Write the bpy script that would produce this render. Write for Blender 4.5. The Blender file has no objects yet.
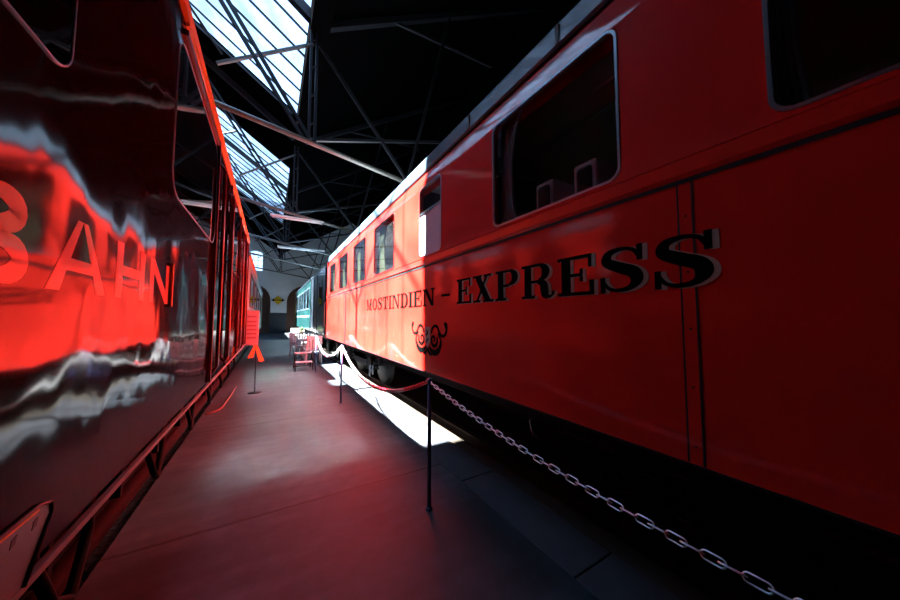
import bpy, bmesh, math, random
from mathutils import Vector, Matrix
random.seed(7)
S = bpy.context.scene
COL = S.collection
PI = math.pi

# ------------------------------------------------------------------ materials
def nodes(name):
    m = bpy.data.materials.new(name); m.use_nodes = True
    nt = m.node_tree; nt.nodes.clear()
    out = nt.nodes.new('ShaderNodeOutputMaterial')
    return m, nt, out

def paint(name, col, rough=0.5, metal=0.0, coat=0.0, coat_rough=0.03, coat_ior=1.5, spec=0.5,
          vary=0.12, vscale=6.0, bump=None, stretch=(1, 1, 1)):
    """painted / metal / stone surface with a little noise in its colour"""
    m, nt, out = nodes(name)
    b = nt.nodes.new('ShaderNodeBsdfPrincipled')
    tc = nt.nodes.new('ShaderNodeTexCoord')
    mp = nt.nodes.new('ShaderNodeMapping'); mp.inputs['Scale'].default_value = stretch
    nt.links.new(tc.outputs['Object'], mp.inputs['Vector'])
    nz = nt.nodes.new('ShaderNodeTexNoise'); nz.inputs['Scale'].default_value = vscale; nz.inputs['Detail'].default_value = 5
    nt.links.new(mp.outputs['Vector'], nz.inputs['Vector'])
    mx = nt.nodes.new('ShaderNodeMix'); mx.data_type = 'RGBA'
    mx.inputs[6].default_value = (*[c * (1 - vary) for c in col], 1)
    mx.inputs[7].default_value = (*[min(1, c * (1 + vary)) for c in col], 1)
    nt.links.new(nz.outputs['Fac'], mx.inputs[0])
    nt.links.new(mx.outputs[2], b.inputs['Base Color'])
    b.inputs['Roughness'].default_value = rough
    b.inputs['Metallic'].default_value = metal
    b.inputs['Specular IOR Level'].default_value = spec
    b.inputs['Coat Weight'].default_value = coat
    b.inputs['Coat Roughness'].default_value = coat_rough
    b.inputs['Coat IOR'].default_value = coat_ior
    if bump:
        last = None
        for (sc, st, dist) in bump:
            mp2 = nt.nodes.new('ShaderNodeMapping'); mp2.inputs['Scale'].default_value = st
            nt.links.new(tc.outputs['Object'], mp2.inputs['Vector'])
            n2 = nt.nodes.new('ShaderNodeTexNoise'); n2.inputs['Scale'].default_value = sc; n2.inputs['Detail'].default_value = 1.5
            nt.links.new(mp2.outputs['Vector'], n2.inputs['Vector'])
            bp = nt.nodes.new('ShaderNodeBump'); bp.inputs['Strength'].default_value = 1.0
            bp.inputs['Distance'].default_value = dist
            nt.links.new(n2.outputs['Fac'], bp.inputs['Height'])
            if last: nt.links.new(last.outputs['Normal'], bp.inputs['Normal'])
            last = bp
        nt.links.new(last.outputs['Normal'], b.inputs['Normal'])
        nt.links.new(last.outputs['Normal'], b.inputs['Coat Normal'])
    nt.links.new(b.outputs[0], out.inputs[0])
    return m

def glass(name, tint=(0.9, 0.93, 0.95), rough=0.02, dirt=None, ior=1.5):
    """thin pane: see-through, with a Fresnel reflection; dirt = (scale, lowest, highest) clearness"""
    m, nt, out = nodes(name)
    tr = nt.nodes.new('ShaderNodeBsdfTransparent'); tr.inputs[0].default_value = (*tint, 1)
    gl = nt.nodes.new('ShaderNodeBsdfGlossy'); gl.inputs['Roughness'].default_value = rough
    lw = nt.nodes.new('ShaderNodeLayerWeight'); lw.inputs['Blend'].default_value = 0.5
    pw = nt.nodes.new('ShaderNodeMath'); pw.operation = 'POWER'; pw.inputs[1].default_value = 5
    nt.links.new(lw.outputs['Facing'], pw.inputs[0])
    fr = nt.nodes.new('ShaderNodeMath'); fr.operation = 'MULTIPLY_ADD'
    f0 = ((ior-1)/(ior+1))**2
    fr.inputs[1].default_value = 1-f0; fr.inputs[2].default_value = f0
    nt.links.new(pw.outputs[0], fr.inputs[0])
    mix = nt.nodes.new('ShaderNodeMixShader')
    nt.links.new(fr.outputs[0], mix.inputs[0]); nt.links.new(tr.outputs[0], mix.inputs[1]); nt.links.new(gl.outputs[0], mix.inputs[2])
    if dirt:
        tc = nt.nodes.new('ShaderNodeTexCoord')
        nz = nt.nodes.new('ShaderNodeTexNoise'); nz.inputs['Scale'].default_value = dirt[0]; nz.inputs['Detail'].default_value = 3
        nt.links.new(tc.outputs['Object'], nz.inputs['Vector'])
        mr = nt.nodes.new('ShaderNodeMapRange')
        mr.inputs[1].default_value = 0.3; mr.inputs[2].default_value = 0.6
        mr.inputs[3].default_value = dirt[1]; mr.inputs[4].default_value = dirt[2]
        nt.links.new(nz.outputs['Fac'], mr.inputs[0])
        cm = nt.nodes.new('ShaderNodeMix'); cm.data_type = 'RGBA'; cm.blend_type = 'MULTIPLY'; cm.inputs[0].default_value = 1
        cm.inputs[6].default_value = (*tint, 1)
        nt.links.new(mr.outputs[0], cm.inputs[7])
        nt.links.new(cm.outputs[2], tr.inputs[0])
    nt.links.new(mix.outputs[0], out.inputs[0])
    return m

def floor_mat():
    m, nt, out = nodes('worn_concrete')
    b = nt.nodes.new('ShaderNodeBsdfPrincipled')
    tc = nt.nodes.new('ShaderNodeTexCoord')
    def noise(sc, det, st=(1, 1, 1)):
        mp = nt.nodes.new('ShaderNodeMapping'); mp.inputs['Scale'].default_value = st
        nt.links.new(tc.outputs['Object'], mp.inputs['Vector'])
        n = nt.nodes.new('ShaderNodeTexNoise'); n.inputs['Scale'].default_value = sc; n.inputs['Detail'].default_value = det
        nt.links.new(mp.outputs['Vector'], n.inputs['Vector']); return n
    n1, n2 = noise(0.9, 6), noise(9, 8)
    ramp = nt.nodes.new('ShaderNodeValToRGB')
    ramp.color_ramp.elements[0].position = 0.30; ramp.color_ramp.elements[0].color = (0.016, 0.021, 0.028, 1)
    ramp.color_ramp.elements[1].position = 0.68; ramp.color_ramp.elements[1].color = (0.078, 0.108, 0.130, 1)
    nt.links.new(n1.outputs['Fac'], ramp.inputs[0])
    mul = nt.nodes.new('ShaderNodeMix'); mul.data_type = 'RGBA'; mul.blend_type = 'MULTIPLY'; mul.inputs[0].default_value = 0.6
    r2 = nt.nodes.new('ShaderNodeValToRGB'); r2.color_ramp.elements[0].position = 0.3; r2.color_ramp.elements[0].color = (0.45, 0.45, 0.45, 1)
    r2.color_ramp.elements[1].position = 0.62
    nt.links.new(n2.outputs['Fac'], r2.inputs[0])
    nt.links.new(ramp.outputs[0], mul.inputs[6]); nt.links.new(r2.outputs[0], mul.inputs[7])
    n3 = noise(2.2, 6, (0.5, 3.5, 1))
    r3 = nt.nodes.new('ShaderNodeValToRGB'); r3.color_ramp.elements[0].position = 0.36; r3.color_ramp.elements[0].color = (0.62, 0.62, 0.62, 1)
    r3.color_ramp.elements[1].position = 0.66; r3.color_ramp.elements[1].color = (1.0, 1.0, 1.0, 1)
    nt.links.new(n3.outputs['Fac'], r3.inputs[0])
    mul2 = nt.nodes.new('ShaderNodeMix'); mul2.data_type = 'RGBA'; mul2.blend_type = 'MULTIPLY'; mul2.inputs[0].default_value = 1.0
    nt.links.new(mul.outputs[2], mul2.inputs[6]); nt.links.new(r3.outputs[0], mul2.inputs[7]); mul = mul2
    # joints between the cast bays, running across the aisle
    sx = nt.nodes.new('ShaderNodeSeparateXYZ'); nt.links.new(tc.outputs['Object'], sx.inputs[0])
    def M(op, a, bb=None):
        n = nt.nodes.new('ShaderNodeMath'); n.operation = op
        for i, v in enumerate((a, bb)):
            if v is None: continue
            if isinstance(v, (int, float)): n.inputs[i].default_value = v
            else: nt.links.new(v, n.inputs[i])
        return n.outputs[0]
    wob = M('MULTIPLY', n2.outputs['Fac'], 0.03)
    y = M('ADD', sx.outputs['Y'], wob)
    fr = M('FRACT', M('DIVIDE', M('SUBTRACT', y, 2.79), 2.35))
    d = M('MINIMUM', fr, M('SUBTRACT', 1.0, fr))
    joint = M('LESS_THAN', d, 0.006)
    mj = nt.nodes.new('ShaderNodeMix'); mj.data_type = 'RGBA'
    mj.inputs[7].default_value = (0.008, 0.008, 0.010, 1)
    nt.links.new(joint, mj.inputs[0]); nt.links.new(mul.outputs[2], mj.inputs[6])
    nt.links.new(mj.outputs[2], b.inputs['Base Color'])
    rr = nt.nodes.new('ShaderNodeMapRange'); rr.inputs[3].default_value = 0.45; rr.inputs[4].default_value = 0.8
    nt.links.new(n1.outputs['Fac'], rr.inputs[0]); nt.links.new(rr.outputs[0], b.inputs['Roughness'])
    bp = nt.nodes.new('ShaderNodeBump'); bp.inputs['Distance'].default_value = 0.004; bp.inputs['Strength'].default_value = 0.6
    nt.links.new(n2.outputs['Fac'], bp.inputs['Height']); nt.links.new(bp.outputs[0], b.inputs['Normal'])
    nt.links.new(b.outputs[0], out.inputs[0])
    return m

WAVE = [(1.0, (1, 0.75, 1.3), 0.030), (4.2, (1, 1.0, 0.8), 0.0050)]
M_ = dict(
    coach_red=paint('coach_red_paint', (0.78, 0.023, 0.014), 0.5, coat=1.0, coat_rough=0.09, coat_ior=1.62, spec=0.1, vary=0.05, vscale=3,
                    bump=[(1.6, (1, 0.6, 0.6), 0.002)]),
    strip_red=paint('dark_red_strip_paint', (0.10, 0.004, 0.005), 0.4, coat=0.3, vary=0.08),
    car_red=paint('railcar_red_lacquer', (0.013, 0.0004, 0.0006), 0.4, spec=0.0, coat=0.36, coat_rough=0.07, coat_ior=1.62, vary=0.04, bump=WAVE),
    car_orange=paint('railcar_orange_edge', (0.62, 0.20, 0.012), 0.4, spec=0.1, coat=0.35, coat_rough=0.05, coat_ior=1.7, vary=0.06),  # on the railcar, the sunlit coach's orange reflection is put into this colour
    car_trim=paint('railcar_trim_red', (0.07, 0.002, 0.003), 0.3, spec=0.1, coat=0.35, coat_rough=0.05, coat_ior=1.6, vary=0.06),
    car_letter=paint('pale_letter_film_lit_red', (0.90, 0.17, 0.09), 0.6, spec=0.1, coat=0.4, coat_rough=0.07, coat_ior=1.6, vary=0.03, bump=WAVE),  # pale letters with the coach's red bounce light painted into the colour
    car_grey=paint('railcar_grey_panel', (0.10, 0.095, 0.09), 0.4, coat=0.3, vary=0.15),
    blackglass=paint('tinted_window_glass', (0.004, 0.004, 0.005), 0.04, coat=0.6, coat_rough=0.02, coat_ior=1.6, vary=0.0),
    chrome=paint('brushed_window_metal', (0.62, 0.66, 0.72), 0.28, metal=1.0, vary=0.08),
    rubber=paint('black_rubber', (0.012, 0.012, 0.013), 0.6, vary=0.2),
    black=paint('black_lettering_paint', (0.0012, 0.0011, 0.0011), 0.8, spec=0.05, vary=0.1),
    cream=paint('cream_lettering_paint', (0.46, 0.45, 0.34), 0.5, vary=0.06),
    shield=paint('grey_green_shield_paint', (0.34, 0.40, 0.36), 0.5, vary=0.4, vscale=40),
    cornice=paint('blue_grey_roof_edge_paint', (0.09, 0.14, 0.20), 0.4, coat=0.3, vary=0.15, vscale=4, stretch=(1, 0.3, 3)),
    roofgrey=paint('grey_roof_paint', (0.16, 0.17, 0.18), 0.6, vary=0.2),
    iron=paint('greasy_iron', (0.006, 0.006, 0.006), 0.7, spec=0.1, metal=0.0, vary=0.5, vscale=14),
    wheel=paint('worn_wheel_steel', (0.005, 0.005, 0.006), 0.6, spec=0.15, metal=0.0, vary=0.4, vscale=10),
    rail=paint('rail_steel', (0.10, 0.075, 0.06), 0.4, metal=0.7, vary=0.4, vscale=9),
    steel=paint('dark_roof_steel', (0.010, 0.012, 0.018), 0.45, metal=0.3, vary=0.4, vscale=5),
    tube=paint('pale_steel_tube', (0.11, 0.108, 0.105), 0.4, metal=0.5, vary=0.3, vscale=5),
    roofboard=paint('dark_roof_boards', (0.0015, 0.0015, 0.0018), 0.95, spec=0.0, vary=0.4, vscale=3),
    wall=paint('pale_blue_wall_plaster', (0.74, 0.83, 0.92), 0.85, vary=0.15, vscale=1.2),
    walldark=paint('dark_wall_dado', (0.05, 0.065, 0.08), 0.8, vary=0.3, vscale=2),
    sidewall=paint('sooty_side_wall', (0.02, 0.02, 0.022), 0.9, vary=0.3),
    brown=paint('brown_door_wood', (0.10, 0.045, 0.028), 0.6, vary=0.35, vscale=4, stretch=(5, 5, 0.4)),
    ballast=paint('dark_oily_ballast', (0.018, 0.016, 0.015), 0.95, vary=0.6, vscale=30, bump=[(22, (1, 1, 1), 0.05)]),
    timber=paint('dark_timber', (0.055, 0.042, 0.030), 0.75, vary=0.5, vscale=6, stretch=(6, 0.4, 6)),
    kerb=paint('kerb_concrete', (0.055, 0.056, 0.066), 0.8, vary=0.25, vscale=5),
    post=paint('blue_black_post_paint', (0.040, 0.065, 0.19), 0.35, coat=0.4, vary=0.15),
    chainsteel=paint('bright_chain_steel', (0.92, 0.94, 0.98), 0.30, metal=0.85, vary=0.08),
    white=paint('white_plastic', (0.80, 0.80, 0.80), 0.4, vary=0.05),
    chainwhite=paint('dull_white_chain_plastic', (0.50, 0.50, 0.50), 0.45, vary=0.05),
    redplastic=paint('red_plastic', (0.62, 0.012, 0.03), 0.4, vary=0.05),
    pink=paint('pink_board_face', (0.55, 0.36, 0.38), 0.5, vary=0.05),
    pinkprint=paint('pale_pink_print', (0.40, 0.12, 0.14), 0.6, vary=0.05),
    orange=paint('orange_ribbon', (0.90, 0.16, 0.015), 0.6, vary=0.1),
    yellow=paint('yellow_sign_paint', (0.80, 0.52, 0.01), 0.5, vary=0.05),
    hose=paint('dull_red_hose', (0.16, 0.085, 0.085), 0.6, vary=0.15),
    seat=paint('dark_seat_leather', (0.030, 0.012, 0.012), 0.4, vary=0.2),
    linen=paint('white_headrest_linen', (0.72, 0.74, 0.78), 0.8, vary=0.05),
    curtain=paint('olive_curtain_cloth', (0.11, 0.10, 0.055), 0.9, vary=0.2, vscale=8, stretch=(1, 8, 0.5)),
    curtaingrey=paint('grey_curtain_cloth', (0.60, 0.66, 0.70), 0.9, vary=0.2, vscale=8, stretch=(1, 8, 0.5)),
    inner=paint('pale_coach_lining', (0.72, 0.68, 0.60), 0.6, vary=0.1),
    innerwood=paint('coach_wood_lining', (0.10, 0.035, 0.015), 0.45, vary=0.2),
    frost=paint('frosted_pane', (0.62, 0.70, 0.80), 0.35, coat=0.5, vary=0.03, vscale=2),
    darkcoach=paint('blue_black_coach_paint', (0.018, 0.026, 0.036), 0.35, coat=0.5, vary=0.15),
    teal=paint('teal_coach_paint', (0.006, 0.040, 0.040), 0.35, coat=0.5, vary=0.15),
    greyco=paint('grey_green_coach_paint', (0.16, 0.19, 0.18), 0.4, coat=0.4, vary=0.15),
    leaf=paint('dull_leaf_green', (0.06, 0.09, 0.03), 0.6, vary=0.4),
    pot=paint('brown_pot_clay', (0.18, 0.09, 0.05), 0.7, vary=0.15),
    tread=paint('grey_step_tread', (0.42, 0.41, 0.46), 0.55, vary=0.15, vscale=12),
    carroof=paint('dark_railcar_roof_paint', (0.005, 0.005, 0.006), 0.85, spec=0.0, vary=0.2),
    pipered=paint('dull_dark_red_pipe', (0.012, 0.001, 0.0015), 0.7, spec=0.05, vary=0.3),
    batten=paint('white_lamp_housing', (0.62, 0.64, 0.66), 0.4, vary=0.05),
    floor=floor_mat(),
    skyglass=glass('wired_skylight_glass', (0.86, 0.92, 0.96), 0.05, dirt=(1.1, 0.72, 1.0)),
    clear=glass('coach_window_glass', (0.82, 0.86, 0.86), 0.01, ior=1.55),
    oldglass=glass('old_coach_window_glass', (0.82, 0.86, 0.86), 0.05, ior=2.4),
)

# ------------------------------------------------------------------ mesh helpers
class MB:
    def __init__(s): s.bm = bmesh.new()
    def poly(s, pts):
        vs = [s.bm.verts.new(p) for p in pts]
        try: return s.bm.faces.new(vs)
        except ValueError: return None
    def box(s, a, b):
        x0, y0, z0 = [min(p, q) for p, q in zip(a, b)]; x1, y1, z1 = [max(p, q) for p, q in zip(a, b)]
        v = [s.bm.verts.new(p) for p in ((x0,y0,z0),(x1,y0,z0),(x1,y1,z0),(x0,y1,z0),(x0,y0,z1),(x1,y0,z1),(x1,y1,z1),(x0,y1,z1))]
        for f in ((0,3,2,1),(4,5,6,7),(0,1,5,4),(1,2,6,5),(2,3,7,6),(3,0,4,7)): s.bm.faces.new([v[i] for i in f])
        return s
    def bar(s, a, b, w, h=None):
        """square bar from a to b"""
        a, b = Vector(a), Vector(b); h = h or w
        d = (b - a).normalized()
        up = Vector((0, 0, 1)) if abs(d.z) < 0.9 else Vector((0, 1, 0))
        r = d.cross(up).normalized(); u = r.cross(d)
        ring = [(r*w*.5*i + u*h*.5*j) for i, j in ((-1,-1),(1,-1),(1,1),(-1,1))]
        A = [s.bm.verts.new(a + q) for q in ring]; B = [s.bm.verts.new(b + q) for q in ring]
        for i in range(4): s.bm.faces.new((A[i], A[(i+1) % 4], B[(i+1) % 4], B[i]))
        s.bm.faces.new(A[::-1]); s.bm.faces.new(B)
        return s
    def tube(s, pts, r, n=8, closed=False):
        pts = [Vector(p) for p in pts]; rings = []; N = len(pts)
        prev = None
        for i, p in enumerate(pts):
            if closed: d = pts[(i+1) % N] - pts[i-1]
            else: d = pts[min(i+1, N-1)] - pts[max(i-1, 0)]
            d.normalize()
            if prev is None:
                up = Vector((0, 0, 1)) if abs(d.z) < 0.9 else Vector((1, 0, 0))
                u = d.cross(up).normalized()
            else:
                u = (prev - d * prev.dot(d)).normalized()
            prev = u; w = d.cross(u)
            rr = r[i] if isinstance(r, (list, tuple)) else r
            rings.append([s.bm.verts.new(p + (u*math.cos(2*PI*k/n) + w*math.sin(2*PI*k/n))*rr) for k in range(n)])
        M = N if closed else N - 1
        for i in range(M):
            A, B = rings[i], rings[(i+1) % N]
            for k in range(n):
                f = s.bm.faces.new((A[k], A[(k+1) % n], B[(k+1) % n], B[k])); f.smooth = True
        if not closed:
            s.bm.faces.new(rings[0][::-1]); s.bm.faces.new(rings[-1])
        return s
    def lathe(s, c, prof, n=24, axis='Z'):
        """prof = [(radius, height)], turned about an axis through c"""
        c = Vector(c); rings = []
        for r, h in prof:
            ring = []
            for k in range(n):
                a = 2*PI*k/n; p, q = max(r, 1e-4)*math.cos(a), max(r, 1e-4)*math.sin(a)
                o = (p, q, h) if axis == 'Z' else ((h, p, q) if axis == 'X' else (q, h, p))
                ring.append(s.bm.verts.new(c + Vector(o)))
            rings.append(ring)
        for A, B in zip(rings, rings[1:]):
            for k in range(n):
                f = s.bm.faces.new((A[k], A[(k+1) % n], B[(k+1) % n], B[k])); f.smooth = n > 8
        s.bm.faces.new(rings[0][::-1]); s.bm.faces.new(rings[-1])
        return s
    def prism(s, pts, axis, a, b):
        """a polygon of (p, q) pushed from a to b along an axis: X takes (y,z), Y takes (x,z), Z takes (x,y)"""
        def V(p, q, t): return (t, p, q) if axis == 'X' else ((p, t, q) if axis == 'Y' else (p, q, t))
        A = [s.bm.verts.new(V(p, q, a)) for p, q in pts]; B = [s.bm.verts.new(V(p, q, b)) for p, q in pts]
        n = len(pts)
        for i in range(n): s.bm.faces.new((A[i], A[(i+1) % n], B[(i+1) % n], B[i]))
        s.bm.faces.new(A[::-1]); s.bm.faces.new(B)
        return s
    def sweep(s, prof, axis, ts, smooth=True):
        """open profile of (p, q) swept through stations ts, as a thin skin"""
        rows = []
        for t in ts:
            rows.append([s.bm.verts.new((p, t, q)) for p, q in prof])
        for A, B in zip(rows, rows[1:]):
            for k in range(len(prof) - 1):
                f = s.bm.faces.new((A[k], A[k+1], B[k+1], B[k])); f.smooth = smooth
        return s
    def build(s, name, mat, parent=None, bevel=0.0, smooth=False):
        bmesh.ops.recalc_face_normals(s.bm, faces=s.bm.faces)
        me = bpy.data.meshes.new(name); s.bm.to_mesh(me); s.bm.free()
        me.materials.append(mat)
        if smooth:
            for p in me.polygons: p.use_smooth = True
        o = bpy.data.objects.new(name, me); COL.objects.link(o)
        if parent: o.parent = parent
        if bevel:
            md = o.modifiers.new('edge', 'BEVEL'); md.width = bevel; md.segments = 2; md.limit_method = 'ANGLE'
        return o

def tag(o, label=None, cat=None, group=None, kind=None):
    for k, v in (('label', label), ('category', cat), ('group', group), ('kind', kind)):
        if v: o[k] = v
    return o
def thing(name, label, cat, group=None, loc=(0, 0, 0), rz=0.0):
    o = bpy.data.objects.new(name, None); COL.objects.link(o)
    o.location = loc; o.rotation_euler = (0, 0, rz)
    return tag(o, label, cat, group)
def copy_tree(o, parent=None):
    c = o.copy(); COL.objects.link(c); c.parent = parent
    for ch in list(o.children): copy_tree(ch, c)
    return c
def rrect(y0, y1, z0, z1, r, n=6):
    """rounded rectangle as a closed list of (y, z)"""
    pts = []
    for cy, cz, a0 in ((y1-r, z1-r, 0), (y0+r, z1-r, 90), (y0+r, z0+r, 180), (y1-r, z0+r, 270)):
        for k in range(n+1):
            a = math.radians(a0 + 90*k/n); pts.append((cy + r*math.cos(a), cz + r*math.sin(a)))
    return pts
def ring_x(mb, outer, inner, x0, x1):
    """flat ring between two matching outlines, from x0 to x1"""
    n = len(outer)
    V = {}
    for nm, o, x in (('a', outer, x0), ('b', inner, x0), ('c', outer, x1), ('d', inner, x1)):
        V[nm] = [mb.bm.verts.new((x, p, q)) for p, q in o]
    for i in range(n):
        j = (i+1) % n
        for p, q in (('a', 'b'), ('c', 'd'), ('a', 'c'), ('b', 'd')):
            mb.bm.faces.new((V[p][i], V[p][j], V[q][j], V[q][i]))

# ------------------------------------------------------------------ the hall
LX, RX, NY, FY = -13.0, 13.0, -6.0, 34.0          # side walls, near end, far end
VX, VZ = 0.70, 7.75                               # valley between the two roof slopes
def rl(x): return VZ + 0.7*(VX - x)               # left (glazed) slope
def rr(x): return VZ + 0.62*(x - VX)              # right slope
RIDGE = -7.4
BAY1, BAY2, FILL_BAY = (3.25, 10.4), (14.2, 23.2), (25.0, 33.2)  # last bay is an unseen skylight, added to brighten the far wall

b = MB()
b.box((-0.857, NY, -0.30), (1.55, FY, 0.0))
tag(b.build('floor', M_['floor']), kind='structure')
b = MB()
y = NY
while y < FY:
    b.box((1.553, y, -0.30), (1.927, min(y+1.19, FY), random.uniform(-0.004, 0.002))); y += 1.2
tag(b.build('trim_1', M_['kerb'], bevel=0.008), kind='structure')
b = MB(); b.box((LX, NY, -0.5), (RX, FY, -0.17))
tag(b.build('ground', M_['ballast']), kind='structure')

def slope_slab(mb, x0, x1, zf, y0, y1, t=0.12):
    mb.prism([(x0, zf(x0)), (x1, zf(x1)), (x1, zf(x1)+t), (x0, zf(x0)+t)], 'Y', y0, y1)
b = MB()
for y0, y1 in ((NY, BAY1[0]), (BAY1[1], BAY2[0]), (BAY2[1], FILL_BAY[0]), (FILL_BAY[1], FY)):
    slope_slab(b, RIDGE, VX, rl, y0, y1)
slope_slab(b, -2.6, VX, rl, *FILL_BAY)
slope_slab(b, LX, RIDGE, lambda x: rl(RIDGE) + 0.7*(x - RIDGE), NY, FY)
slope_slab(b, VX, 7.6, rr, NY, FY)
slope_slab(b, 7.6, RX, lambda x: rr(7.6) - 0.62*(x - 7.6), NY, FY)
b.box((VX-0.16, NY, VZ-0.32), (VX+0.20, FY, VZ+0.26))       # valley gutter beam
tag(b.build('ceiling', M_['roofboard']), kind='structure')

# skylight glass and bars, with the unseen fill bay last
for n, (y0, y1) in enumerate((BAY1, BAY2, FILL_BAY), 1):
    vx = VX-0.16 if n < 3 else -2.6
    n = n if n < 3 else 4
    w = MB()
    slope_slab(w, RIDGE, vx, lambda x: rl(x)+0.04, y0, y1, 0.006)
    win = tag(w.build('window_%d' % n, M_['skyglass']), kind='structure')
    f = MB()
    k = int((y1-y0)/0.62); 
    for i in range(k+1):
        y = y0 + (y1-y0)*i/k
        f.bar((RIDGE, y, rl(RIDGE)), (vx, y, rl(vx)), 0.024, 0.05)
    for x in (-2.3,):
        f.bar((x, y0, rl(x)-0.05), (x, y1, rl(x)-0.05), 0.10, 0.10)
    f.build('glazing_frame', M_['steel'], win)

H = lambda x: rl(x) if x < VX else rr(x)
b = MB()   # far wall with two arched door openings and one arched window opening
def arch(c, hw, spring, crown, n=12):
    return [(c - hw*math.cos(PI*i/n), spring + (crown-spring)*math.sin(PI*i/n)) for i in range(n+1)]
AD = [(-1.62, 1.62, 3.1, 4.75), (3.15, 1.75, 3.1, 4.75)]
WN = (-1.35, 0.58, 6.0, 7.55, 7.9)
def wall_strip(mb, x0, x1, lo, y0=FY, y1=FY+0.4, hi=13):
    mb.prism([(x0, lo[0]), (x1, lo[1]), (x1, hi), (x0, hi)], 'Y', y0, y1)
edges = []
b.box((LX, FY, -0.5), (AD[0][0]-AD[0][1], FY+0.4, 13))
b.box((AD[0][0]+AD[0][1], FY, -0.5), (AD[1][0]-AD[1][1], FY+0.4, 13))
b.box((AD[1][0]+AD[1][1], FY, -0.5), (RX, FY+0.4, 13))
a0 = arch(AD[1][0], AD[1][1], AD[1][2], AD[1][3])
for p, q in zip(a0, a0[1:]): wall_strip(b, p[0], q[0], (p[1], q[1]))
a1 = arch(*AD[0])
for p, q in zip(a1, a1[1:]): wall_strip(b, p[0], q[0], (p[1], q[1]), hi=WN[2])
x0, x1 = AD[0][0]-AD[0][1], AD[0][0]+AD[0][1]
b.box((x0, FY, WN[2]), (WN[0]-WN[1], FY+0.4, 13)); b.box((WN[0]+WN[1], FY, WN[2]), (x1, FY+0.4, 13))
wa = arch(WN[0], WN[1], WN[3], WN[4])
for p, q in zip(wa, wa[1:]): wall_strip(b, p[0], q[0], (p[1], q[1]))
tag(b.build('wall_far', M_['wall']), kind='structure')
b = MB()
b.box((LX, FY-0.03, -0.5), (AD[0][0]-AD[0][1], FY, 1.95)); b.box((AD[0][0]+AD[0][1], FY-0.03, -0.5), (AD[1][0]-AD[1][1], FY, 1.95))
b.box((AD[1][0]+AD[1][1], FY-0.03, -0.5), (RX, FY, 1.95))
tag(b.build('trim_2', M_['walldark']), kind='structure')
for n, (c, hw, sp, cr) in enumerate(AD, 1):
    d = MB()
    for i in range(14):
        xa, xb = c-hw+2*hw*i/14, c-hw+2*hw*(i+1)/14
        za, zb = [sp+(cr-sp)*math.sqrt(max(0, 1-((x-c)/hw)**2)) for x in (xa+0.008, xb-0.008)]
        d.prism([(xa+0.008, -0.1), (xb-0.008, -0.1), (xb-0.008, zb), (xa+0.008, za)], 'Y', FY+0.22, FY+0.28)
    d.prism([(c-hw, -0.1), (c+hw, -0.1)] + arch(c, hw, sp, cr)[::-1], 'Y', FY+0.28, FY+0.34)
    door = tag(d.build('door_%d' % n, M_['brown']), kind='structure')
    t = MB()
    oa = [(c-hw, -0.1)] + arch(c, hw, sp, cr) + [(c+hw, -0.1)]
    ia = [(c-hw+0.16, -0.1)] + arch(c, hw-0.16, sp, cr-0.16) + [(c+hw-0.16, -0.1)]
    for i in range(len(oa)-1):
        t.prism([oa[i], oa[i+1], ia[i+1], ia[i]], 'Y', FY-0.05, FY+0.2)
    t.build('door_frame', M_['brown'], door)
    t = MB()
    for z in (1.0, 2.6): t.box((c-hw+0.2, FY+0.18, z), (c+hw-0.2, FY+0.22, z+0.16))
    t.build('ledge_board', M_['brown'], door)
w = MB(); w.prism([(WN[0]-WN[1], WN[2]), (WN[0]+WN[1], WN[2])] + wa[::-1], 'Y', FY+0.2, FY+0.21)
win = tag(w.build('window_3', M_['clear']), kind='structure')
f = MB()
for x in (-0.2, 0.2): f.box((WN[0]+x-0.02, FY+0.17, WN[2]), (WN[0]+x+0.02, FY+0.24, WN[4]-0.05))
for z in (6.5, 7.0, 7.5): f.box((WN[0]-WN[1], FY+0.17, z-0.02), (WN[0]+WN[1], FY+0.24, z+0.02))
f.build('window_bars', M_['white'], win)
for nm, a, c in (('wall_left', (LX-0.3, NY, -0.5), (LX, FY, 9.7)), ('wall_right', (RX, NY, -0.5), (RX+0.3, FY, 9.5)), ('wall_near', (LX, NY-0.3, -0.5), (RX, NY, 13))):
    b = MB(); b.box(a, c); tag(b.build(nm, M_['sidewall']), kind='structure')

# yellow diamond signs with a black double arrow, on the far wall and on the door frame beside it
def diamond(x, z, label, w=0.44, y=FY-0.035):
    t = thing('diamond_sign', label, 'sign', 'yellow diamond signs', (x, y, z))
    b = MB(); b.prism([(0, -w), (w, 0), (0, w), (-w, 0)], 'Y', -0.03, 0.0); b.build('sign_plate', M_['yellow'], t)
    b = MB(); s = w
    b.prism([(-s*1.35, 0), (-s*.75, s*.36), (-s*.75, s*.1), (s*.75, s*.1), (s*.75, s*.36), (s*1.35, 0), (s*.75, -s*.36), (s*.75, -s*.1), (-s*.75, -s*.1), (-s*.75, -s*.36)], 'Y', -0.045, -0.03)
    b.build('double_arrow', M_['black'], t)
diamond(0.62, 3.2, 'yellow diamond sign with black double arrow on pale wall between the two arched doors')
diamond(-1.15, 3.2, 'yellow diamond sign with black double arrow on the left arched brown door', y=FY+0.18)

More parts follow.
